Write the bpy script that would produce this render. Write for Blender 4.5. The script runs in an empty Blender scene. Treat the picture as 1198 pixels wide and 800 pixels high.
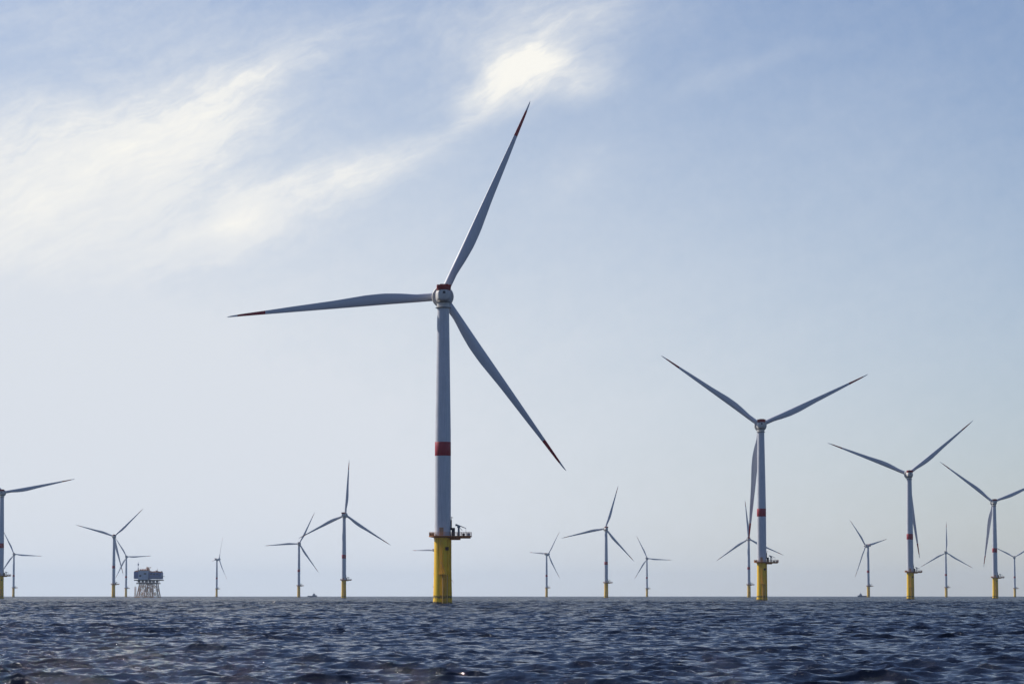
import bpy, bmesh, math, random
import numpy as np
from mathutils import Vector, Matrix
random.seed(7)
R_ = math.radians
scn = bpy.context.scene
col = scn.collection

# ------------------------------------------------------------------ camera
CAM_H = 2.8
PITCH = math.atan(297 / 3494.2)
cam_d = bpy.data.cameras.new('camera')
cam_d.sensor_width = 36.0; cam_d.lens = 105.0
cam_d.clip_start = 0.5; cam_d.clip_end = 200000.0
cam = bpy.data.objects.new('camera', cam_d); col.objects.link(cam)
cam.location = (0, 0, CAM_H)
cam.rotation_euler = (math.pi / 2 + PITCH, 0, 0)
scn.camera = cam

# ------------------------------------------------------------------ light
SUN_AZ, SUN_EL = -57.0, 35.0          # degrees: azimuth from +Y towards +X, elevation
sd = Vector((math.sin(R_(SUN_AZ)) * math.cos(R_(SUN_EL)), math.cos(R_(SUN_AZ)) * math.cos(R_(SUN_EL)), math.sin(R_(SUN_EL))))
sun_d = bpy.data.lights.new('sun', 'SUN')
sun_d.energy = 5.0; sun_d.angle = R_(0.55); sun_d.color = (1.0, 0.94, 0.84)
sun = bpy.data.objects.new('sun', sun_d); col.objects.link(sun)
sun.rotation_euler = sd.to_track_quat('Z', 'Y').to_euler()
sun.location = (0, 0, 400)

vs = scn.view_settings
vs.view_transform = 'Standard'; vs.look = 'None'; vs.gamma = 1.0; vs.use_curve_mapping = False
vs.exposure = 0.0
scn.render.engine = 'CYCLES'

# ------------------------------------------------------------------ node helpers
class NT:
    def __init__(s, tree): s.t = tree; s.n = tree.nodes; s.l = tree.links
    def put(s, sock, v):
        if isinstance(v, bpy.types.NodeSocket): s.l.new(v, sock)
        else: sock.default_value = v
    def node(s, typ, ins=None, **kw):
        n = s.n.new(typ)
        for k, v in kw.items(): setattr(n, k, v)
        for k, v in (ins or {}).items(): s.put(n.inputs[k], v)
        return n
    def m(s, op, a, b=None, c=None, clamp=False):
        n = s.n.new('ShaderNodeMath'); n.operation = op; n.use_clamp = clamp
        s.put(n.inputs[0], a)
        if b is not None: s.put(n.inputs[1], b)
        if c is not None: s.put(n.inputs[2], c)
        return n.outputs[0]
    def vm(s, op, a, b=None):
        n = s.n.new('ShaderNodeVectorMath'); n.operation = op
        s.put(n.inputs[0], a)
        if b is not None: s.put(n.inputs[1], b)
        return n.outputs['Value'] if op in ('DOT_PRODUCT', 'LENGTH') else n.outputs[0]
    def xyz(s, x, y, z):
        return s.node('ShaderNodeCombineXYZ', {0: x, 1: y, 2: z}).outputs[0]
    def noise(s, vec, scale, detail=3, rough=.5, dist=0.0):
        return s.node('ShaderNodeTexNoise', {'Vector': vec, 'Scale': scale, 'Detail': detail, 'Roughness': rough, 'Distortion': dist}).outputs['Fac']
    def mr(s, v, a, b, c=0.0, d=1.0, smooth=False):
        n = s.node('ShaderNodeMapRange', {'Value': v, 'From Min': a, 'From Max': b, 'To Min': c, 'To Max': d})
        if smooth: n.interpolation_type = 'SMOOTHSTEP'
        return n.outputs[0]
    def mix(s, f, a, b, blend='MIX'):
        n = s.n.new('ShaderNodeMix'); n.data_type = 'RGBA'; n.blend_type = blend
        s.put(n.inputs[0], f); s.put(n.inputs[6], a); s.put(n.inputs[7], b)
        return n.outputs[2]

# ------------------------------------------------------------------ world: Nishita sky with thin cirrus
w = bpy.data.worlds.new('World'); scn.world = w; w.use_nodes = True
N = NT(w.node_tree); N.n.clear()
sky = N.node('ShaderNodeTexSky', sky_type='NISHITA', sun_disc=False, sun_elevation=R_(SUN_EL),
             sun_rotation=R_(SUN_AZ) % (2 * math.pi), altitude=0.0, air_density=1.0, dust_density=0.3, ozone_density=1.5)
gen = N.node('ShaderNodeTexCoord').outputs['Generated']
d_ = N.vm('NORMALIZE', gen)
sp = N.node('ShaderNodeSeparateXYZ', {0: d_})
X, Y, Z = sp.outputs
az = N.m('MULTIPLY', N.m('ARCTAN2', X, Y), 57.29578)
el = N.m('MULTIPLY', N.m('ARCSINE', Z), 57.29578)
aev = N.xyz(az, el, 0.0)
# domain warp so that the cloud edges are ragged
wn = N.node('ShaderNodeTexNoise', {'Vector': aev, 'Scale': .32, 'Detail': 4.0, 'Roughness': .55})
wv = N.vm('SUBTRACT', wn.outputs['Color'], (0.5, 0.5, 0.5))
wu = N.node('ShaderNodeSeparateXYZ', {0: wv})
U = N.m('MULTIPLY_ADD', wu.outputs[0], 1.9, az)
V = N.m('MULTIPLY_ADD', wu.outputs[1], 1.1, el)
def cloud(u0, v0, ang, sx, sy, amp):
    c, s = math.cos(R_(ang)), math.sin(R_(ang))
    du = N.m('SUBTRACT', U, u0); dv = N.m('SUBTRACT', V, v0)
    a = N.m('ADD', N.m('MULTIPLY', du, c / sx), N.m('MULTIPLY', dv, s / sx))
    b = N.m('ADD', N.m('MULTIPLY', du, -s / sy), N.m('MULTIPLY', dv, c / sy))
    q = N.m('ADD', N.m('MULTIPLY', a, a), N.m('MULTIPLY', b, b))
    return N.m('MULTIPLY', N.m('EXPONENT', N.m('MULTIPLY', q, -1.0)), amp)
CL = [(-8.6, 8.4, 14, 3.0, 1.1, .38), (-9.0, 7.2, 5, 2.8, 1.1, .28), (-5.9, 9.3, 25, 1.9, .85, .34), (-3.7, 10.5, 22, 1.8, .45, .24),
      (-5.3, 7.15, 25, 1.1, .42, .30), (-3.7, 7.85, 17, 1.7, .42, .36), (-2.1, 8.45, 24, 1.4, .38, .30), (-.1, 9.9, 12, 1.15, .46, .56), (.8, 10.05, -10, 1.1, .38, .48), (-.95, 9.3, 42, .5, .2, .26),
      (.7, 10.9, 8, 2.2, .8, .40), (4.2, 10.0, 15, 1.6, .22, .14), (1.2, 8.2, 30, 1.0, .4, .12), (-6.5, 7.8, 10, 4.5, 2.6, .14), (-8.5, 11.3, 5, 5.0, 1.6, .16)]
acc = None
for c in CL:
    o = cloud(*c); acc = o if acc is None else N.m('ADD', acc, o)
# wispy streaks along the same slant
ca, sa = math.cos(R_(24)), math.sin(R_(24))
su = N.m('ADD', N.m('MULTIPLY', U, ca), N.m('MULTIPLY', V, sa))
sv = N.m('ADD', N.m('MULTIPLY', U, -sa), N.m('MULTIPLY', V, ca))
streak = N.noise(N.xyz(N.m('MULTIPLY', su, .35), N.m('MULTIPLY', sv, 1.1), 3.0), 1.0, 6, .6)
mott = N.noise(aev, 2.6, 8, .72)
acc = N.m('MULTIPLY', acc, N.mr(streak, .3, .7, .68, 1.28))
fib = N.noise(N.xyz(N.m('MULTIPLY', su, .9), N.m('MULTIPLY', sv, 3.6), 9.0), 1.0, 8, .68, .5)
acc = N.m('MULTIPLY', acc, N.mr(fib, .3, .7, .74, 1.26))
# the rest of the sky carries loose cirrus of its own
zc = N.m('MAXIMUM', Z, .06)
pl = N.xyz(N.m('DIVIDE', X, zc), N.m('MULTIPLY', N.m('DIVIDE', Y, zc), .5), 0.0)
cir = N.mr(N.noise(pl, 1.3, 7, .6, .6), .5, .8, 0, .22, True)
cir = N.m('MULTIPLY', cir, N.mr(el, 13, 22, 0, 1, True))
acc = N.m('ADD', acc, cir)
acc = N.m('ADD', acc, N.m('MULTIPLY', N.m('SUBTRACT', streak, .5), .20))
acc = N.m('ADD', acc, N.m('MULTIPLY', N.m('SUBTRACT', mott, .5), .24))
# thin veil, brighter towards the sun and towards the horizon
cs = N.vm('DOT_PRODUCT', d_, tuple(sd))
toward = N.mr(cs, .20, .66, 0, 1, True)
eq = N.m('MULTIPLY', N.m('MAXIMUM', el, 0.0), 1 / 8.5)
low = N.m('EXPONENT', N.m('MULTIPLY', N.m('MULTIPLY', eq, eq), -1.0))
SKY_MUL = (.67, .72, .90, 1)
veil = N.m('ADD', N.m('MULTIPLY', toward, N.m('MULTIPLY', low, 1.55)), N.m('MULTIPLY', acc, N.mr(cs, .1, .65, .3, 1.0)), clamp=True)
base = N.mix(1.0, sky.outputs[0], SKY_MUL, 'MULTIPLY')
STR = .10
vcol = N.mix(N.mr(acc, .1, .9), (7.2, 7.6, 8.2, 1), (9.6, 9.45, 8.9, 1))
colr = N.mix(veil, base, vcol)
bg = N.node('ShaderNodeBackground', {'Color': colr, 'Strength': STR})
N.l.new(bg.outputs[0], N.node('ShaderNodeOutputWorld').inputs[0])

# ------------------------------------------------------------------ materials
def mat(name, c, rough=.45, metal=0.0, var=0.0, scale=.6, spec=.5, streaks=0.0):
    m = bpy.data.materials.new(name); m.use_nodes = True
    T = NT(m.node_tree); p = T.n['Principled BSDF']
    p.inputs['Roughness'].default_value = rough; p.inputs['Metallic'].default_value = metal
    p.inputs['Specular IOR Level'].default_value = spec
    oc = T.node('ShaderNodeTexCoord').outputs['Object']
    if var or streaks:
        n = T.noise(oc, scale, 5, .6)
        f = T.mr(n, .3, .7, 1 - var, 1 + var)
        if streaks:
            mp = T.node('ShaderNodeMapping', {'Vector': oc, 'Scale': (2.2, 2.2, .07)})
            s2 = T.noise(mp.outputs[0], 1.6, 5, .6)
            f = T.m('MULTIPLY', f, T.mr(s2, .45, .75, 1.0, 1.0 - streaks))
        cc = T.vm('SCALE', (c[0], c[1], c[2])); T.n[-1].inputs['Scale'].default_value = 1
        T.put(T.n[-1].inputs['Scale'], f)
        T.put(p.inputs['Base Color'], cc)
        T.put(p.inputs['Roughness'], T.mr(n, .3, .7, max(rough - .08, .02), rough + .1))
    else:
        p.inputs['Base Color'].default_value = (*c, 1)
    return m

M_paint = mat('light_grey_paint', (.60, .61, .66), .42, var=.07, scale=.25, streaks=.2)
M_blade = mat('blade_gelcoat', (.58, .59, .65), .38, var=.04, scale=.15)
M_nac = mat('nacelle_gelcoat', (.55, .53, .51), .45, var=.08, scale=.5)
M_red = mat('red_paint', (.36, .007, .024), .45, var=.12, scale=.7)
M_redrail = mat('red_mesh_rail', (.36, .008, .012), .5, var=.1, scale=2)
M_dark = mat('dark_steel', (.03, .03, .04), .6, var=.2, scale=3)
M_grey = mat('galvanised_steel', (.22, .26, .29), .5, metal=.3, var=.15, scale=2)
M_rail = mat('worn_yellow_rail', (.45, .26, .16), .55, var=.25, scale=3)
M_railpale = mat('pale_rail', (.55, .47, .45), .55, var=.15, scale=3)
M_rust = mat('rusty_deck', (.46, .17, .05), .7, var=.35, scale=1.2)
M_tan = mat('tan_door', (.36, .25, .16), .6, var=.1, scale=2)
M_lad = mat('bright_yellow_steel', (.70, .42, .12), .5, var=.15, scale=1)
M_crate = mat('white_crate', (.6, .6, .62), .6, var=.1, scale=2)
M_blue = mat('blue_cladding', (.15, .18, .40), .55, var=.15, scale=.15, streaks=.2)
M_slate = mat('slate_cladding', (.46, .50, .60), .55, var=.12, scale=.15, streaks=.2)
M_jacket = mat('jacket_yellow_rust', (.50, .26, .13), .6, var=.35, scale=.12)
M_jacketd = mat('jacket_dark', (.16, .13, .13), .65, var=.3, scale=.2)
M_ship = mat('ship_grey_hull', (.12, .13, .20), .5, var=.1, scale=.2)
M_shipw = mat('ship_superstructure', (.30, .31, .38), .5, var=.1, scale=.2)

def pile_material():
    m = bpy.data.materials.new('yellow_pile_paint'); m.use_nodes = True
    T = NT(m.node_tree); p = T.n['Principled BSDF']; p.inputs['Roughness'].default_value = .5
    oc = T.node('ShaderNodeTexCoord').outputs['Object']
    z = T.node('ShaderNodeSeparateXYZ', {0: oc}).outputs[2]
    n1 = T.noise(oc, .5, 6, .6)
    mp = T.node('ShaderNodeMapping', {'Vector': oc, 'Scale': (1.6, 1.6, .09)})
    st = T.noise(mp.outputs[0], 1.3, 6, .65)
    c = T.mix(T.mr(n1, .3, .7), (.97, .62, .012, 1), (.94, .54, .010, 1))
    c = T.mix(T.mr(st, .50, .70, 0, .6), c, (.45, .20, .012, 1))                 # rust runs
    rs = T.noise(oc, 1.7, 5, .7)
    c = T.mix(T.mr(rs, .62, .72, 0, .7), c, (.14, .06, .02, 1))                     # rust spots
    zz = T.m('ADD', z, T.m('MULTIPLY', T.m('SUBTRACT', T.noise(oc, .9, 5, .7), .5), 2.2))
    stripe = T.m('MULTIPLY', T.mr(zz, 1.9, 2.2), T.mr(zz, 3.1, 2.7))
    c = T.mix(T.m('MULTIPLY', stripe, .8), c, (.05, .035, .015, 1))                # weed line
    c = T.mix(T.mr(zz, .95, .5), c, (.018, .018, .014, 1))                         # tidal growth
    T.put(p.inputs['Base Color'], c)
    T.put(p.inputs['Roughness'], T.mr(n1, .3, .7, .4, .6))
    return m
M_pile = pile_material()

# ------------------------------------------------------------------ mesh helpers
class MB:
    def __init__(s): s.b = bmesh.new()
    def box(s, x0, x1, y0, y1, z0, z1):
        vs_ = [s.b.verts.new((x, y, z)) for x in (x0, x1) for y in (y0, y1) for z in (z0, z1)]
        for f in ((0, 1, 3, 2), (4, 6, 7, 5), (0, 4, 5, 1), (2, 3, 7, 6), (0, 2, 6, 4), (1, 5, 7, 3)):
            s.b.faces.new([vs_[i] for i in f])
        return s
    def tube(s, a, b, r0, r1=None, seg=8):
        r1 = r0 if r1 is None else r1
        a = Vector(a); b = Vector(b); d = (b - a).normalized()
        u = d.orthogonal().normalized(); v = d.cross(u)
        A, B = [], []
        for i in range(seg):
            t = 2 * math.pi * i / seg; o = u * math.cos(t) + v * math.sin(t)
            A.append(s.b.verts.new(a + o * r0)); B.append(s.b.verts.new(b + o * r1))
        for i in range(seg):
            j = (i + 1) % seg; s.b.faces.new((A[i], A[j], B[j], B[i]))
        s.b.faces.new(A[::-1]); s.b.faces.new(B)
        return s
    def lathe(s, prof, seg=48, axis='Z', c=(0, 0, 0), caps=True):
        rings = []
        for r, h in prof:
            ring = []
            for i in range(seg):
                t = 2 * math.pi * i / seg
                x, y = r * math.cos(t), r * math.sin(t)
                p = (x, y, h) if axis == 'Z' else (x, h, -y)
                ring.append(s.b.verts.new((p[0] + c[0], p[1] + c[1], p[2] + c[2])))
            rings.append(ring)
        for A, B in zip(rings, rings[1:]):
            for i in range(seg):
                j = (i + 1) % seg; s.b.faces.new((A[i], A[j], B[j], B[i]))
        if caps: s.b.faces.new(rings[0][::-1]); s.b.faces.new(rings[-1])
        return s
    def loft(s, rings, caps=True):
        RR = [[s.b.verts.new(p) for p in r] for r in rings]
        n = len(RR[0])
        for A, B in zip(RR, RR[1:]):
            for i in range(n):
                j = (i + 1) % n; s.b.faces.new((A[i], A[j], B[j], B[i]))
        if caps: s.b.faces.new(RR[0][::-1]); s.b.faces.new(RR[-1])
        return s
    def build(s, name, m, parent=None, smooth=False, bevel=0.0):
        bmesh.ops.recalc_face_normals(s.b, faces=s.b.faces[:])
        if bevel:
            es = [e for e in s.b.edges if len(e.link_faces) == 2 and e.calc_face_angle(0) > .6]
            bmesh.ops.bevel(s.b, geom=es, offset=bevel, segments=2, affect='EDGES')
        me = bpy.data.meshes.new(name); s.b.to_mesh(me); s.b.free()
        me.materials.append(m)
        if smooth:
            me.polygons.foreach_set('use_smooth', [True] * len(me.polygons))
            try: me.set_sharp_from_angle(angle=R_(35))
            except Exception: pass
        o = bpy.data.objects.new(name, me); col.objects.link(o)
        if parent: o.parent = parent
        return o
def tag(o, label=None, cat=None, group=None, kind=None):
    for k, v in (('label', label), ('category', cat), ('group', group), ('kind', kind)):
        if v: o[k] = v
    return o
def empty(name, loc=(0, 0, 0)):
    o = bpy.data.objects.new(name, None); col.objects.link(o); o.location = loc; o.empty_display_size = 5
    return o

# ------------------------------------------------------------------ the sea (one sheet, real wave relief)
def build_sea():
    rr = list(np.linspace(1.0, 68.0, 50)); r = 70.0
    while r < 30000:
        rr.append(r); r += .145 * max(1.0, r / 100) ** .9 if r < 1200 else .0010 * r * (r / 1200) ** (.5 if r < 2600 else 1.4)
    rr.append(30000.0); rr = np.array(rr, dtype=np.float64)
    dense = np.arange(-13.0, 13.0001, .0255)
    side = []
    a, st = 13.0, .05
    while a < 180: 
        side.append(a + st / 2); a += st; st = min(st * 1.12, 3.0)
    side = np.array([x for x in side if x < 178.5]) + .03
    aa = np.concatenate([-side[::-1], dense, side])
    nc = len(aa); nr = len(rr)
    th = np.radians(aa)
    da = np.radians(np.gradient(aa))
    dr = np.gradient(rr)
    GX = np.outer(rr, np.sin(th)).astype(np.float64); GY = np.outer(rr, np.cos(th))
    Zs = np.zeros((nr, nc), np.float32); DX = np.zeros((nr, nc), np.float32); DY = np.zeros((nr, nc), np.float32); SL = np.zeros((nr, nc), np.float32)
    rng = np.random.RandomState(11)
    NW = 250
    lam = np.exp(rng.uniform(math.log(.30), math.log(22), NW)); lam.sort()
    wind = R_(-100)                                     # waves run from far towards the camera
    for i, L in enumerate(lam):
        k = 2 * math.pi / L
        spread = .38 if L > 1.2 else .6
        t = wind + rng.normal() * spread
        kx, ky = k * math.cos(t), k * math.sin(t)
        sl = .036 * (min(1.0, (2.4 / L) ** 1.3)) * rng.uniform(.6, 1.4)
        amp = sl * L / (2 * math.pi)
        ph = rng.uniform(0, 2 * math.pi)
        wr = np.clip((L / dr - 2.0) / 1.6, 0, 1)
        nmax = int(np.sum(wr > 0)) 
        rows = np.nonzero(wr > 0)[0]
        if len(rows) == 0: continue
        lo, hi = rows[0], rows[-1] + 1
        X_ = GX[lo:hi]; Y_ = GY[lo:hi]
        p = ((kx * X_ + ky * Y_ + ph) % (2 * math.pi)).astype(np.float32)
        wgt = (wr[lo:hi, None] * np.clip((L / (rr[lo:hi, None] * da[None, :]) - 2.0) / 1.6, 0, 1) * amp).astype(np.float32)
        if L > 3: wgt *= (1 + 1.1 * np.clip((rr[lo:hi, None] - 300) / 900, 0, 1)).astype(np.float32)
        s, c = np.sin(p), np.cos(p)
        Zs[lo:hi] += wgt * c
        q = 1.25 if L < 3 else 1.1
        DX[lo:hi] -= wgt * q * math.cos(t) * s; DY[lo:hi] -= wgt * q * math.sin(t) * s
        SL[lo:hi] += wgt * k * c
    SL *= np.clip((900 - rr) / 500, .6, 1)[:, None].astype(np.float32)
    fade = np.clip((rr - 3) / 12, 0, 1)[:, None]
    Zs *= fade
    # wave groups: patches of livelier and calmer water
    g = 1.0 + .22 * np.sin(GX / 31 + 1.3 + 1.7 * np.sin(GY / 57)) * np.sin(GY / 43 + .7 + 1.3 * np.sin(GX / 39))
    Zs *= g; DX *= g; DY *= g
    PX = GX + DX; PY = GY + DY
    co = np.empty((nr * nc + 1, 3), np.float32)
    co[:-1, 0] = PX.ravel(); co[:-1, 1] = PY.ravel(); co[:-1, 2] = Zs.ravel(); co[-1] = (0, 0, 0)
    idx = np.arange(nr * nc).reshape(nr, nc)
    A = idx[:-1, :-1].ravel(); B = idx[:-1, 1:].ravel(); C_ = idx[1:, 1:].ravel(); D = idx[1:, :-1].ravel()
    q1 = np.stack([A, D, C_, B], 1)
    q2 = np.stack([idx[:-1, -1], idx[1:, -1], idx[1:, 0], idx[:-1, 0]], 1)
    quads = np.concatenate([q1, q2]).astype(np.int32)
    cen = nr * nc
    tri = np.stack([np.full(nc, cen), idx[0], np.roll(idx[0], -1)], 1)[:, [0, 2, 1]].astype(np.int32)
    me = bpy.data.meshes.new('sea')
    nq, nt = len(quads), len(tri)
    me.vertices.add(len(co)); me.vertices.foreach_set('co', co.ravel())
    me.loops.add(nq * 4 + nt * 3); me.loops.foreach_set('vertex_index', np.concatenate([quads.ravel(), tri.ravel()]))
    me.polygons.add(nq + nt)
    ls = np.concatenate([np.arange(nq) * 4, nq * 4 + np.arange(nt) * 3]).astype(np.int32)
    me.polygons.foreach_set('loop_start', ls)
    me.polygons.foreach_set('use_smooth', np.ones(nq + nt, bool))
    me.update(calc_edges=True)
    at = me.attributes.new('crest', 'FLOAT', 'POINT')
    at.data.foreach_set('value', np.concatenate([(SL * g).ravel(), [0]]).astype(np.float32))
    print('sea verts', len(co), 'std z', float(Zs[200:600].std()), 'crest std', float(SL[200:600].std()), 'rows', nr, 'cols', nc)
    m = bpy.data.materials.new('sea_water'); m.use_nodes = True
    T = NT(m.node_tree); p = T.n['Principled BSDF']
    oc = T.node('ShaderNodeTexCoord').outputs['Object']
    dist = T.vm('LENGTH', oc)
    p.inputs['Base Color'].default_value = (.009, .014, .031, 1)
    p.inputs['IOR'].default_value = 1.333
    cr = T.node('ShaderNodeAttribute', attribute_name='crest').outputs['Fac']
    fn = T.noise(oc, 2.6, 6, .7)
    fbig = T.noise(oc, .11, 3, .6)
    fo = T.m('MULTIPLY', T.mr(cr, .72, .90), T.mr(T.m('ADD', fn, T.m('MULTIPLY', fbig, .8)), .95, 1.12), clamp=True)
    T.put(p.inputs['Base Color'], T.mix(T.m('MULTIPLY', fo, .85), (.009, .014, .031, 1), (.62, .62, .62, 1)))
    T.put(p.inputs['Roughness'], T.m('ADD', T.mr(dist, 100, 3000, .06, .25), T.m('MULTIPLY', fo, .5), clamp=True))
    n1 = T.noise(oc, 3.4, 6, .68, .4)
    # wind-ruffled lanes lying along the wind
    mpw = T.node('ShaderNodeMapping', {'Vector': oc, 'Scale': (1 / 5.0, 1 / 70.0, 1)})
    lane = T.noise(mpw.outputs[0], 1.0, 5, .75, .4)
    lane = T.m('MULTIPLY_ADD', T.m('MULTIPLY', T.m('SUBTRACT', lane, .5), T.mr(dist, 150, 500)), 3.4, 1.0)
    T.put(p.inputs['Specular IOR Level'], T.m('MULTIPLY', T.mr(dist, 120, 560, .5, .12), lane, clamp=True))
    n2 = T.noise(oc, .42, 4, .6, .3)
    n3 = T.noise(oc, .07, 4, .65, .3)
    h = T.m('MULTIPLY', n1, .10)
    h = T.m('ADD', h, T.m('MULTIPLY', n2, T.mr(dist, 80, 700, .10, 1.8)))
    h = T.m('ADD', h, T.m('MULTIPLY', n3, T.mr(dist, 250, 2000, .0, 16.0)))
    bp = T.node('ShaderNodeBump', {'Strength': 1.0, 'Distance': 1.0, 'Height': h})
    T.l.new(bp.outputs[0], p.inputs['Normal'])
    me.materials.append(m)
    o = bpy.data.objects.new('sea', me); col.objects.link(o)
    o['kind'] = 'structure'
build_sea()

# ------------------------------------------------------------------ wind turbine
HUBZ = 110.5; OVER = 7.4; RB = 77.0
TILT = R_(5)
def blade_rings(s0, s1, n, inset=0.0, seg=22):
    S = [0, .04, .12, .20, .27, .35, .50, .70, .82, .93, .985, 1.0]
    Cd = [2.9, 2.9, 2.95, 3.75, 4.15, 4.0, 2.95, 2.0, 1.35, .85, .45, .12]
    Tk = [1.0, 1.0, .86, .52, .37, .29, .24, .20, .18, .17, .17, .2]
    Tw = [20, 20, 19, 16, 13.5, 11, 7, 3, 1.5, .5, 0, 0]
    rings = []
    for s in np.linspace(s0, s1, n):
        c = float(np.interp(s, S, Cd)); t = float(np.interp(s, S, Tk)); tw = R_(float(np.interp(s, S, Tw)))
        c -= inset
        bl = min(max((s - .05) / .2, 0), 1); bl = bl * bl * (3 - 2 * bl)
        le = -1.45 * (1 - s) + inset / 2
        ring = []
        for i in range(seg):
            a = 2 * math.pi * i / seg
            x = (1 - math.cos(a)) / 2
            sg = 1 if math.sin(a) >= 0 else -1
            circ = .5 * abs(math.sin(a)) * sg
            yt = 5 * (.2969 * math.sqrt(max(x, 0)) - .126 * x - .3516 * x * x + .2843 * x ** 3 - .1015 * x ** 4)
            foil = yt * sg
            yy = (circ * (1 - bl) + foil * bl) * t * c
            yy -= bl * .10 * t * c * math.sin(math.pi * x)      # camber, suction side downwind
            xx = x * c
            px = (xx - c * .35); py = yy
            qx = px * math.cos(tw) + py * math.sin(tw)
            qy = -px * math.sin(tw) + py * math.cos(tw)
            pre = 4.5 * s ** 2
            ring.append((qx + c * .35 + le, qy + pre, s * RB))
        rings.append(ring)
    return rings

def make_turbine():
    root = empty('wind_turbine')
    # --- yellow foundation pile
    pile = MB().lathe([(3.45, -1.6), (3.42, 0), (3.34, 3), (3.2, 8), (3.08, 14), (3.05, 23.0), (3.2, 23.05), (3.2, 23.45)], 64).build('foundation_pile', M_pile, root, True)
    # boat landing, camera side slightly right: two fender tubes with a ladder between, rest platform, upper ladder
    fy = -4.15
    b = MB()
    for sx in (.15, 1.75):
        b.tube((sx, fy, -1.5), (sx, fy, 9.2), .2, seg=10)
        b.tube((sx, fy, 9.2), (sx, -3.0, 10.2), .2, seg=10)
        for zz in (1.6, 5.2, 8.6): b.tube((sx, fy, zz), (sx, -2.9, zz), .13)
    b.build('boat_landing', M_lad, root, True)
    b = MB()
    for sx in (.62, 1.22): b.tube((sx, -3.75, -1.2), (sx, -3.75, 10.6), .05, seg=6)
    z = -1.0
    while z < 10.4: b.tube((.62, -3.75, z), (1.22, -3.75, z), .03, seg=5); z += .35
    for sx in (-.75, -.15): b.tube((sx, -3.6, 10.6), (sx, -3.6, 23.2), .05, seg=6)
    z = 10.8
    while z < 23.0: b.tube((-.75, -3.6, z), (-.15, -3.6, z), .03, seg=5); z += .35
    for z in np.arange(13.2, 23, 1.0):                  # cage hoops
        pts = [(-.45 + .42 * math.cos(t), -3.6 - .75 * math.sin(t), z) for t in np.linspace(0, math.pi, 7)]
        for p, q in zip(pts, pts[1:]): b.tube(p, q, .03, seg=4)
    b.build('ladder', M_lad, root)
    b = MB().box(-1.35, 1.1, -4.7, -2.85, 10.35, 10.5)
    rp = b.build('rest_platform', M_lad, root)
    b = MB()
    for x in (-1.3, -.1, 1.05): b.tube((x, -4.65, 10.5), (x, -4.65, 11.6), .045, seg=6)
    for z in (11.0, 11.6): b.tube((-1.3, -4.65, z), (1.05, -4.65, z), .045, seg=6)
    b.tube((.9, -3.6, 11.6), (-.55, -3.6, 15.0), .12, seg=8)
    b.build('guard_rail', M_lad, rp)
    b = MB()
    for ang in (-62, -40): 
        t = R_(ang); x, y = 3.35 * math.sin(-t), -3.35 * math.cos(t)
        b.tube((x * 1.03, y * 1.03, -1.5), (x, y, 23.0), .17, seg=8)
    b.build('cable_tube', M_pile, root, True)
    MB().box(1.0, 2.2, -3.12, -2.3, 19.0, 20.2).build('number_plate', mat('dark_plate', (.10, .05, .02), .6), root, bevel=.02)
    # --- working platform
    b = MB().lathe([(3.25, 23.46), (4.85, 23.75), (4.95, 23.8), (4.95, 24.15), (2.95, 24.16)], 48)
    b.box(3.4, 10.3, -3.1, 3.1, 23.75, 24.17)
    b.box(2.6, 6.3, -1.9, 1.9, 22.7, 23.745)
    for y in (-2.4, 2.4): b.box(1.5, 9.9, y - .18, y + .18, 23.25, 23.745)
    deck = b.build('platform', M_rust, root, bevel=.02)
    b = MB()
    pts = []
    for t in np.linspace(40, 320, 15): pts.append((4.85 * math.cos(R_(t)), 4.85 * math.sin(R_(t))))
    pts += [(6.6, -3.0), (8.4, -3.0), (10.2, -3.0), (10.2, -1.0), (10.2, 1.0), (10.2, 3.0), (8.4, 3.0), (6.6, 3.0)]
    for i, p in enumerate(pts):
        q = pts[(i + 1) % len(pts)]
        b.tube((*p, 24.1), (*p, 25.45), .055, seg=6)
        for z in (24.6, 25.0, 25.42): b.tube((*p, z), (*q, z), .045, seg=6)
        d = Vector((q[0] - p[0], q[1] - p[1], 0))
        m_ = Vector((p[0], p[1], 0)) + d / 2
        b.tube((m_.x, m_.y, 24.1), (m_.x, m_.y, 25.42), .045, seg=5)
    b.build('railing', M_rail, deck)
    b = MB()
    b.box(-4.7, -2.95, -2.2, -1.0, 24.17, 25.2)
    b.build('toe_panel', M_rust, deck)
    # davit crane
    b = MB().tube((5.7, -.9, 24.15), (5.7, -.9, 27.5), .42, .34, 14)
    b.box(5.15, 6.2, -1.35, -.45, 27.0, 27.75)
    cr = b.build('crane', M_grey, root, True)
    b = MB()
    b.tube((4.7, -.9, 28.2), (8.3, -1.0, 26.8), .2, .12, 8)
    b.tube((8.25, -1.0, 26.8), (8.25, -1.0, 25.2), .05, seg=6)
    b.tube((5.5, -.9, 27.7), (7.0, -.95, 26.0), .09, seg=6)
    b.box(4.5, 5.2, -1.2, -.6, 27.6, 28.3)
    b.build('crane_boom', M_grey, cr)
    MB().box(3.15, 4.35, -1.4, 1.1, 24.17, 27.0).build('switch_cabinet', M_dark, root, bevel=.06)
    MB().box(8.7, 9.8, -2.7, -1.4, 24.17, 25.15).build('equipment_crate', M_crate, root, bevel=.05)
    MB().box(7.0, 7.9, -2.7, -1.9, 24.17, 24.95).build('equipment_crate', M_dark, root, bevel=.05)
    b = MB().box(2.75, 3.25, -.75, -.3, 26.2, 29.8); b.tube((3.1, -.5, 29.8), (3.1, -.5, 31.0), .09, seg=6); b.tube((3.05, -.5, 30.6), (3.7, -.5, 30.6), .1, seg=6)
    b.build('nav_light', M_dark, root)
    # --- tower
    b = MB()
    prof = [(2.95, 24.17), (2.95, 24.5), (2.9, 24.52)]
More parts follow.
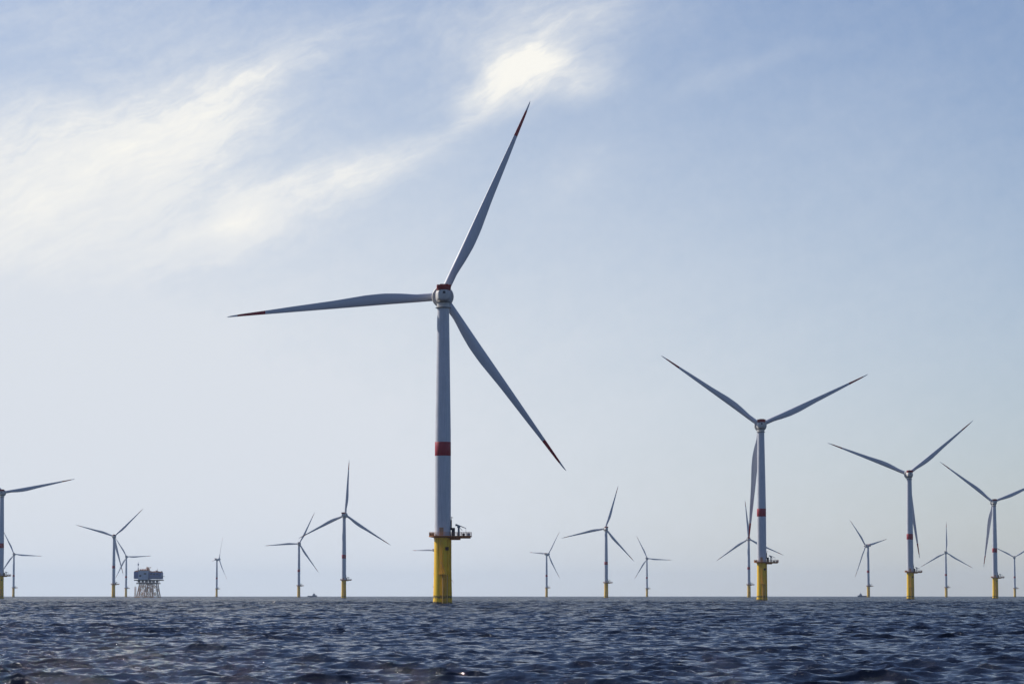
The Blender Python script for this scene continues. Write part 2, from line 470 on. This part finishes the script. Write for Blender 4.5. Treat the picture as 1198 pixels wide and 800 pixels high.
    prof += [(2.82, 60), (2.76, 64)] + [(2.76 - (z - 64) / 41.4 * .64, z) for z in (72, 80, 88, 96, 105.4)]
    b.lathe(prof, 64)
    for z in (41.0, 62.0, 84.0):
        rad = np.interp(z, [24, 60, 64, 105.4], [2.9, 2.82, 2.76, 2.12])
        b.lathe([(rad - .03, z - .1), (rad + .02, z - .09), (rad + .02, z + .09), (rad - .03, z + .1)], 64)
    tw = b.build('tower', M_paint, root, True)
    MB().lathe([(2.862, 52.6), (2.872, 52.62), (2.862, 57.5), (2.85, 57.52)], 64).build('red_band', M_red, tw, True)
    b = MB()
    n = 7
    for k in range(n):
        t0 = R_(-108 + (k) * 4.6); t1 = R_(-108 + (k + 1) * 4.6)
    rings = []
    for t in np.linspace(R_(-112), R_(-84), 8):
        ro, ri = 3.12, 2.85
        c, s = math.cos(t), math.sin(t)
        rings.append([(ro * c, ro * s, 24.3), (ro * c, ro * s, 27.1), (ri * c, ri * s, 27.1), (ri * c, ri * s, 24.3)])
    b.loft(rings).build('door', M_tan, tw)
    # --- yaw collar
    MB().lathe([(2.12, 105.41), (2.72, 105.42), (2.72, 105.72), (2.2, 105.74), (2.2, 107.3), (2.5, 107.35), (2.5, 107.62), (1.8, 107.64)], 48).build('yaw_collar', M_nac, root, True)
    b = MB().lathe([(2.725, 105.45), (2.74, 105.45), (2.74, 105.69), (2.725, 105.69)], 48, caps=False)
    b.lathe([(2.505, 107.38), (2.52, 107.38), (2.52, 107.6), (2.505, 107.6)], 48, caps=False)
    b.build('seal_ring', M_dark, root, True)
    # --- nacelle (own origin at the tower top so that it yaws)
    def part(mb, name, m, par, **k):
        o = mb.build(name, m, par, **k); return o
    def sq(w_, h_, zc, y, n_=28, e=3.2):
        out = []
        for i in range(n_):
            t = 2 * math.pi * i / n_; c, s = math.cos(t), math.sin(t)
            out.append((w_ / 2 * math.copysign(abs(c) ** (2 / e), c), y, zc + h_ / 2 * math.copysign(abs(s) ** (2 / e), s)))
        return out
    zc = -.15
    rings = [sq(3.4, 2.7, zc, -6.7), sq(4.2, 3.5, zc, -6.5), sq(4.55, 3.8, zc, -6.0), sq(4.65, 3.95, zc, -3), sq(4.8, 4.1, zc, 0), sq(5.4, 5.0, zc + .1, 1.7), sq(5.6, 5.3, zc + .2, 2.4)]
    nac = part(MB().loft(rings), 'nacelle', M_nac, root, smooth=True)
    nac.location = (0, 0, HUBZ)
    part(MB().lathe([(3.2, 2.3), (3.75, 2.4), (3.92, 2.7), (3.92, 4.4), (3.7, 4.75), (2.6, 4.9)], 56, axis='Y'), 'generator', M_nac, nac, smooth=True)
    part(MB().box(-.45, .45, -6.85, -6.6, .2, 1.1), 'hatch', M_dark, nac, bevel=.03)
    b = MB()
    b.box(-2.35, 2.35, -6.4, -1.8, 1.72, 1.86)
    z0, z1 = 1.86, 3.55
    for x in np.linspace(-2.35, 2.35, 13):
        for y in (-6.4, -1.8):
            b.box(x - .07, x + .07, y - .05, y + .05, z0, z1 - .04 * (x * x))
    for y in np.linspace(-6.0, -2.2, 8):
        for x in (-2.35, 2.35): b.box(x - .05, x + .05, y - .07, y + .07, z0, z1 - .22)
    for zz in np.linspace(z0 + .1, z1 - .28, 6):
        for y in (-6.48, -1.72): b.box(-2.4, 2.4, y - .03, y + .03, zz, zz + .17)
        for x in (-2.44, 2.44): b.box(x - .03, x + .03, -6.4, -1.8, zz, zz + .17)
    b.box(-2.3, 2.3, -6.34, -6.28, z0, z1 - .3)
    for x in (-2.3, 2.24): b.box(x, x + .06, -6.27, -1.9, z0, z1 - .3)
    b.box(-1.4, 1.4, -6.5, -6.42, z1 - .3, z1 + .1)
    part(b, 'hoist_platform', M_redrail, nac)
    # --- rotor hub + blades
    hub = part(MB().lathe([(2.5, -2.4), (2.9, -1.6), (2.95, 1.0), (2.6, 2.6), (1.8, 3.7), (.8, 4.2), (.1, 4.3)], 40, axis='Y'), 'rotor_hub', M_nac, root, smooth=True)
    blades = []
    for k in range(3):
        b = MB(); b.loft(blade_rings(.02, .822, 34)); b.loft(blade_rings(.951, 1.0, 8))
        bl = part(b, 'blade', M_blade, root, smooth=True)
        part(MB().loft(blade_rings(.822, .951, 8)), 'red_tip_band', M_red, bl, smooth=True)
        blades.append(bl)
        if k == 0: me_b, me_r = bl.data, bl.children[0].data
        else:
            bl.data = me_b; bl.children[0].data = me_r
    return root
turbine_proto = make_turbine()

def copy_tree(o, parent=None):
    c = o.copy(); col.objects.link(c)
    if parent: c.parent = parent
    for ch in list(o.children): copy_tree(ch, c)
    return c

F = 3494.2
def ray(x, y):
    dx = (x - 599) / F; dz = -(y - 400) / F
    return Vector((dx, math.cos(PITCH) - dz * math.sin(PITCH), math.sin(PITCH) + dz * math.cos(PITCH)))
def place_turbine(root, hx, hy, yaw, rb, ph):
    r = ray(hx, hy); t = (HUBZ - CAM_H) / r.z
    hubp = Vector((0, 0, CAM_H)) + r * t
    Mz = Matrix.Rotation(R_(yaw), 4, 'Z'); Mt = Matrix.Rotation(TILT, 4, 'X')
    off = (Mz @ Mt @ Vector((0, OVER, 0))); off.z = 0
    root.location = (hubp.x - off.x, hubp.y - off.y, 0)
    local_h = Vector((off.x, off.y, HUBZ))
    k = 0
    for c in root.children:
        nm = c.name.split('.')[0]
        if nm == 'nacelle': c.matrix_basis = Matrix.Translation((0, 0, HUBZ - .62)) @ Mz
        elif nm == 'rotor_hub': c.matrix_basis = Matrix.Translation(local_h) @ Mz @ Mt
        elif nm == 'blade':
            th = R_(90 - (ph + 120 * k)); k += 1
            c.matrix_basis = Matrix.Translation(local_h) @ Mz @ Mt @ Matrix.Rotation(th, 4, 'Y') @ Matrix.Diagonal((1, 1, rb / RB, 1))
TT = [
 (517.4, 346.5, 4, 77.8, 66, 'tallest and nearest wind turbine, its thick yellow pile rising well below the horizon line'),
 (889, 497, 0, 76, 25, 'second largest turbine, right of the tallest one, lower blade hanging beside its red-banded tower'),
 (1062, 554.5, 2, 76, 39, 'third largest turbine, red band on tower, long blades raised in a wide V'),
 (1161.5, 587, 2, 76, 23, 'red-banded turbine near the right edge, its right blade cut off by the picture edge'),
 (404, 602, -9, 73, 86, 'mid-distance turbine left of the tallest one, one blade pointing straight up'),
 (708, 618, 9, 72, 73, 'mid-distance turbine right of the tallest one, flanked by two smaller distant turbines'),
 (3, 576, 5, 76, 11, 'large turbine cut by the left picture edge, one blade reaching right'),
 (133.5, 627, 7, 72, 44, 'turbine just left of the substation platform, the taller of two overlapping turbines'),
 (148.3, 651, -2, 68, 2, 'small distant turbine next to the substation, overlapped by a taller turbine'),
 (16.6, 648, 5, 72, 356, 'small distant turbine beside the tower at the left picture edge, blade pointing right'),
 (256.5, 654, -63, 74, 64, 'small distant turbine seen side-on, alone between the substation and the sailing ship'),
 (350, 635.7, 2, 72, 64, 'distant turbine just left of the pale ship, its upper blade meeting a nearer blade'),
 (641.6, 648, -42, 70, 56, 'small distant turbine with a pale sunlit blade pointing left, right of the tallest turbine'),
 (757.4, 653, -15, 72, 356, 'small distant turbine with a blade pointing right, halfway between the two largest turbines'),
 (875.6, 630, -2, 74, 95, 'distant turbine partly hidden behind the second largest turbine'),
 (1012.5, 638, 40, 73, 12, 'distant turbine beside a tiny ship, turned away with thin foreshortened blades'),
 (1107, 646, -18, 76, 89, 'small distant turbine between two red-banded ones, one blade straight up'),
 (1186.6, 651.6, -7, 72, 33, 'small distant turbine at the right picture edge, one blade hidden down its tower'),
 (511.5, 643.5, -46, 94, 60, 'far turbine hidden behind the yellow pile of the tallest one, only one pale blade showing'),
]
roots = []
for i, t in enumerate(TT):
    r = turbine_proto if i == 0 else copy_tree(turbine_proto)
    roots.append(r)
for r, t in zip(roots, TT):
    place_turbine(r, *t[:5])
    tag(r, t[5], 'wind turbine', 'wind turbines standing in the sea')

# ------------------------------------------------------------------ offshore substation
def at(x, Yd): return (x - 599) / F * Yd * math.cos(PITCH) * (1 + math.tan(PITCH) * .085)
def substation():
    Yd = 5800.0; X0 = (176 - 599) / F * Yd
    root = empty('offshore_substation', (X0, Yd, 0))
    tag(root, 'blue offshore substation platform on a lattice jacket, near two turbines at the left', 'substation')
    px = 1 / .6
    def q(xp): return (xp - 176) * px
    zt = lambda yp: (697 - yp) * px + CAM_H - 1
    D = 20
    # jacket legs
    tops = [q(166), q(173.5), q(178), q(185)]; bots = [q(162.5), q(171.5), q(178.5), q(188)]
    for yy, ys in ((-D * .7, -D * .85), (D * .7, D * .85)):
        for i, (a, b_) in enumerate(zip(tops, bots)):
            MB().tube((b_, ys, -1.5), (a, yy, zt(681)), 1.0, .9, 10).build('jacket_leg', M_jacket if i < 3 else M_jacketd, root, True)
    b = MB()
    for yy in (-D * .75, D * .75):
        for i in range(3):
            for (z0, z1) in ((0, .5), (.5, 1)):
                H = zt(681)
                def P(i_, f): return (bots[i_] + (tops[i_] - bots[i_]) * f, yy, -1 + (H + 1) * f)
                b.tube(P(i, z0), P(i + 1, z1), .75, seg=6); b.tube(P(i + 1, z0), P(i, z1), .75, seg=6)
                b.tube(P(i, z1), P(i + 1, z1), .42, seg=6)
    for i in range(4):
        H = zt(681)
        for (z0, z1) in ((0, .5), (.5, 1)):
            pa = (bots[i] + (tops[i] - bots[i]) * z0, -D * .75, -1 + (H + 1) * z0); pb = (bots[i] + (tops[i] - bots[i]) * z1, D * .75, -1 + (H + 1) * z1)
            b.tube(pa, pb, .42, seg=6)
    b.build('jacket_bracing', M_jacket, root)
    MB().tube((q(160.8), -14, -1.5), (q(160.8), -14, zt(685)), .5, seg=8).build('boat_landing', M_jacket, root)
    b = MB()
    for xb in (164.6, 168.3, 169.6, 175.6, 181.2, 182.4):
        b.tube((q(xb), -D * .6, -1.5), (q(xb + (176 - xb) * .12), -D * .55, zt(681)), .45, seg=6)
    b.build('riser_pipes', M_jacket, root)
    b = MB()
    for xb in (160.4, 162.0): b.tube((q(xb), -16, -1.5), (q(xb), -16, zt(686)), .4, seg=6)
    for k in range(7): b.tube((q(160.4), -16, 1 + k * 2.6), (q(162.0), -16, 1 + k * 2.6), .25, seg=5)
    b.build('access_ladder', M_jacket, root)
    # cable deck
    b = MB().box(q(162), q(188), -16, 16, zt(682.4), zt(681.2))
    for x in np.linspace(q(163), q(187), 8): b.tube((x, -15.5, zt(682)), (x, -15.5, zt(678.5)), .35, seg=6); b.tube((x, 15.5, zt(682)), (x, 15.5, zt(678.5)), .35, seg=6)
    for x in np.linspace(q(163), q(184), 7): b.tube((x, -15.5, zt(682)), (x + 5.6, -15.5, zt(678.5)), .22, seg=6)
    for x in np.linspace(q(163.5), q(184.5), 6): b.box(x, x + 2.6, -13, 12, zt(680.6), zt(678.62))
    b.build('cable_deck', M_jacketd, root)
    MB().box(q(159.6), q(191.5), -19, 19, zt(678.6), zt(677.4)).build('lower_deck', M_dark, root)
    MB().box(q(164.5), q(176), -20.5, 18, zt(677.4) + .01, zt(667.2)).build('topside_block', M_slate, root, bevel=.2)
    MB().box(q(159.2), q(164.5) - .1, -17, 18, zt(676.4), zt(668.2)).build('topside_block', M_blue, root, bevel=.2)
    MB().box(q(176) + .1, q(190.8), -18, 18, zt(677) + .3, zt(669.2)).build('topside_block', M_blue, root, bevel=.2)
    b = MB()
    for zp in (675.2, 672.2): b.box(q(176.2), q(192.6), -20.2, -18.1, zt(zp), zt(zp) + .35)
    for zp in (675.2, 672.2):
        for x in np.linspace(q(176.4), q(192.4), 14): b.box(x - .1, x + .1, -20.2, -20.0, zt(zp), zt(zp) + 1.6)
        b.box(q(176.2), q(192.6), -20.2, -20.05, zt(zp) + 1.4, zt(zp) + 1.6)
    b.box(q(190.9), q(193), -17, 15, zt(673.8), zt(673.3))
    b.build('walkway', M_grey, root)
    b = MB()
    for x0, x1 in ((178, 180.5), (181.5, 184), (185.5, 187)): b.box(q(x0), q(x1), -18.2, -17.8, zt(671.6), zt(670.2))
    b.box(q(166), q(168), -20.7, -20.3, zt(674), zt(672)); b.box(q(171), q(174), -20.7, -20.3, zt(671.5), zt(669.7))
    b.build('louvre_panel', M_dark, root)
    b = MB().box(q(164), q(176), -19, 17, zt(667.2) + .01, zt(666.4))
    for x, w_, z_ in ((159.6, 1.6, 667.2), (161.6, 1.4, 666.6)): b.box(q(x), q(x + w_), -12, 2, zt(668.2) + .02, zt(z_))
    for x, w_, z_ in ((177.4, 1.2, 667.4), (180.2, 2.2, 668.0), (184.2, .8, 666.6), (187.2, 1.8, 667.9)): b.box(q(x), q(x + w_), -13, 11, zt(669.2) + .03, zt(z_))
    for x in (169.3, 172.2, 177.0, 185.9): b.tube((q(x), -9, zt(669)), (q(x), -9, zt(664.5)), .28, seg=6)
    for x in (165.5, 168, 170.5): b.box(q(x), q(x + 1.3), -8, 4, zt(666.4), zt(665.2))
    b.box(q(173), q(175.4), -8, 8, zt(666.4), zt(663.6))
    for x in np.linspace(178, 190, 8): b.box(q(x), q(x) + 1.2, -12, 10, zt(669.2), zt(668) + random.random() * 1.5)
    b.build('roof_equipment', M_jacket, root)
    b = MB()
    for x in np.linspace(q(176.5), q(190.6), 16): b.tube((x, -17.8, zt(669.2)), (x, -17.8, zt(669.2) + 1.3), .12, seg=5)
    b.tube((q(176.5), -17.8, zt(669.2) + 1.3), (q(190.6), -17.8, zt(669.2) + 1.3), .12, seg=5)
    b.build('railing', M_rail, root)
    b = MB().tube((q(163.7), -10, zt(667)), (q(163.7), -10, zt(657)), .55, .25, 8)
    b.tube((q(163.7), -10, zt(661)), (q(163.7), -10, zt(658.8)), 1.3, 1.3, 10); b.box(q(163.7) - .9, q(163.7) + 1.1, -11, -9, zt(667), zt(664))
    b.build('mast', M_slate, root)
    b = MB().tube((q(173.6), -6, zt(663.6)), (q(173.6), -6, zt(662.4)), .9, .9, 8)
    b.tube((q(173.6), -6, zt(663)), (q(178.6), -8, zt(663.2)), .45, .3, 6); b.tube((q(178.5), -8, zt(663.2)), (q(176.2), -7, zt(666)), .3, seg=6)
    b.build('crane', M_jacket, root)
substation()

# ------------------------------------------------------------------ ships near the horizon
def ship(xp, Yd, L, H, label, mirror=False):
    X0 = (xp - 599) / F * Yd
    root = empty('ship', (X0, Yd, 0)); tag(root, label, 'ship')
    s = -1 if mirror else 1
    rings = []
    for f, wd, z1 in ((-.5, .8, .30), (-.3, 1, .28), (.1, 1, .28), (.35, .8, .32), (.5, .06, .40)):
        x = f * L * s; hw = wd * L * .1
        rings.append([(x, -hw, H * z1), (x, hw, H * z1), (x * .97, hw * .7, -1), (x * .97, -hw * .7, -1)])
    MB().loft(rings).build('hull', M_ship, root)
    b = MB().box(min(s * .02, s * .34) * L, max(s * .02, s * .34) * L, -L * .08, L * .08, H * .28, H * .5)
    b.box(min(s * .08, s * .28) * L, max(s * .08, s * .28) * L, -L * .07, L * .07, H * .5, H * .68)
    b.build('superstructure', M_shipw, root, bevel=.1)
    b = MB().tube((s * .18 * L, 0, H * .68), (s * .18 * L, 0, H), .45, .2, 8)
    b.tube((s * .18 * L, -1.4, H * .86), (s * .18 * L, 1.4, H * .86), .15, seg=6)
    b.build('mast', M_ship, root)
ship(366.2, 8200, 26, 14, 'pale hazy ship on the horizon beside a distant turbine, left of centre')
ship(1007.4, 8200, 26, 14, 'tiny hazy ship on the horizon at the foot of a distant turbine, right side', True)

# ------------------------------------------------------------------ haze
def haze():
    b = MB().box(-31000, 31000, -31000, 31000, -3.2, 240.0)
    m = bpy.data.materials.new('haze_air'); m.use_nodes = True
    T = NT(m.node_tree); T.n.clear()
    v = T.node('ShaderNodeVolumePrincipled', {'Color': (.62, .78, 1.0, 1), 'Density': HAZE, 'Anisotropy': .3})
    T.l.new(v.outputs[0], T.node('ShaderNodeOutputMaterial').inputs['Volume'])
    o = b.build('haze', m); o['kind'] = 'stuff'
HAZE = 1.8e-5
haze()
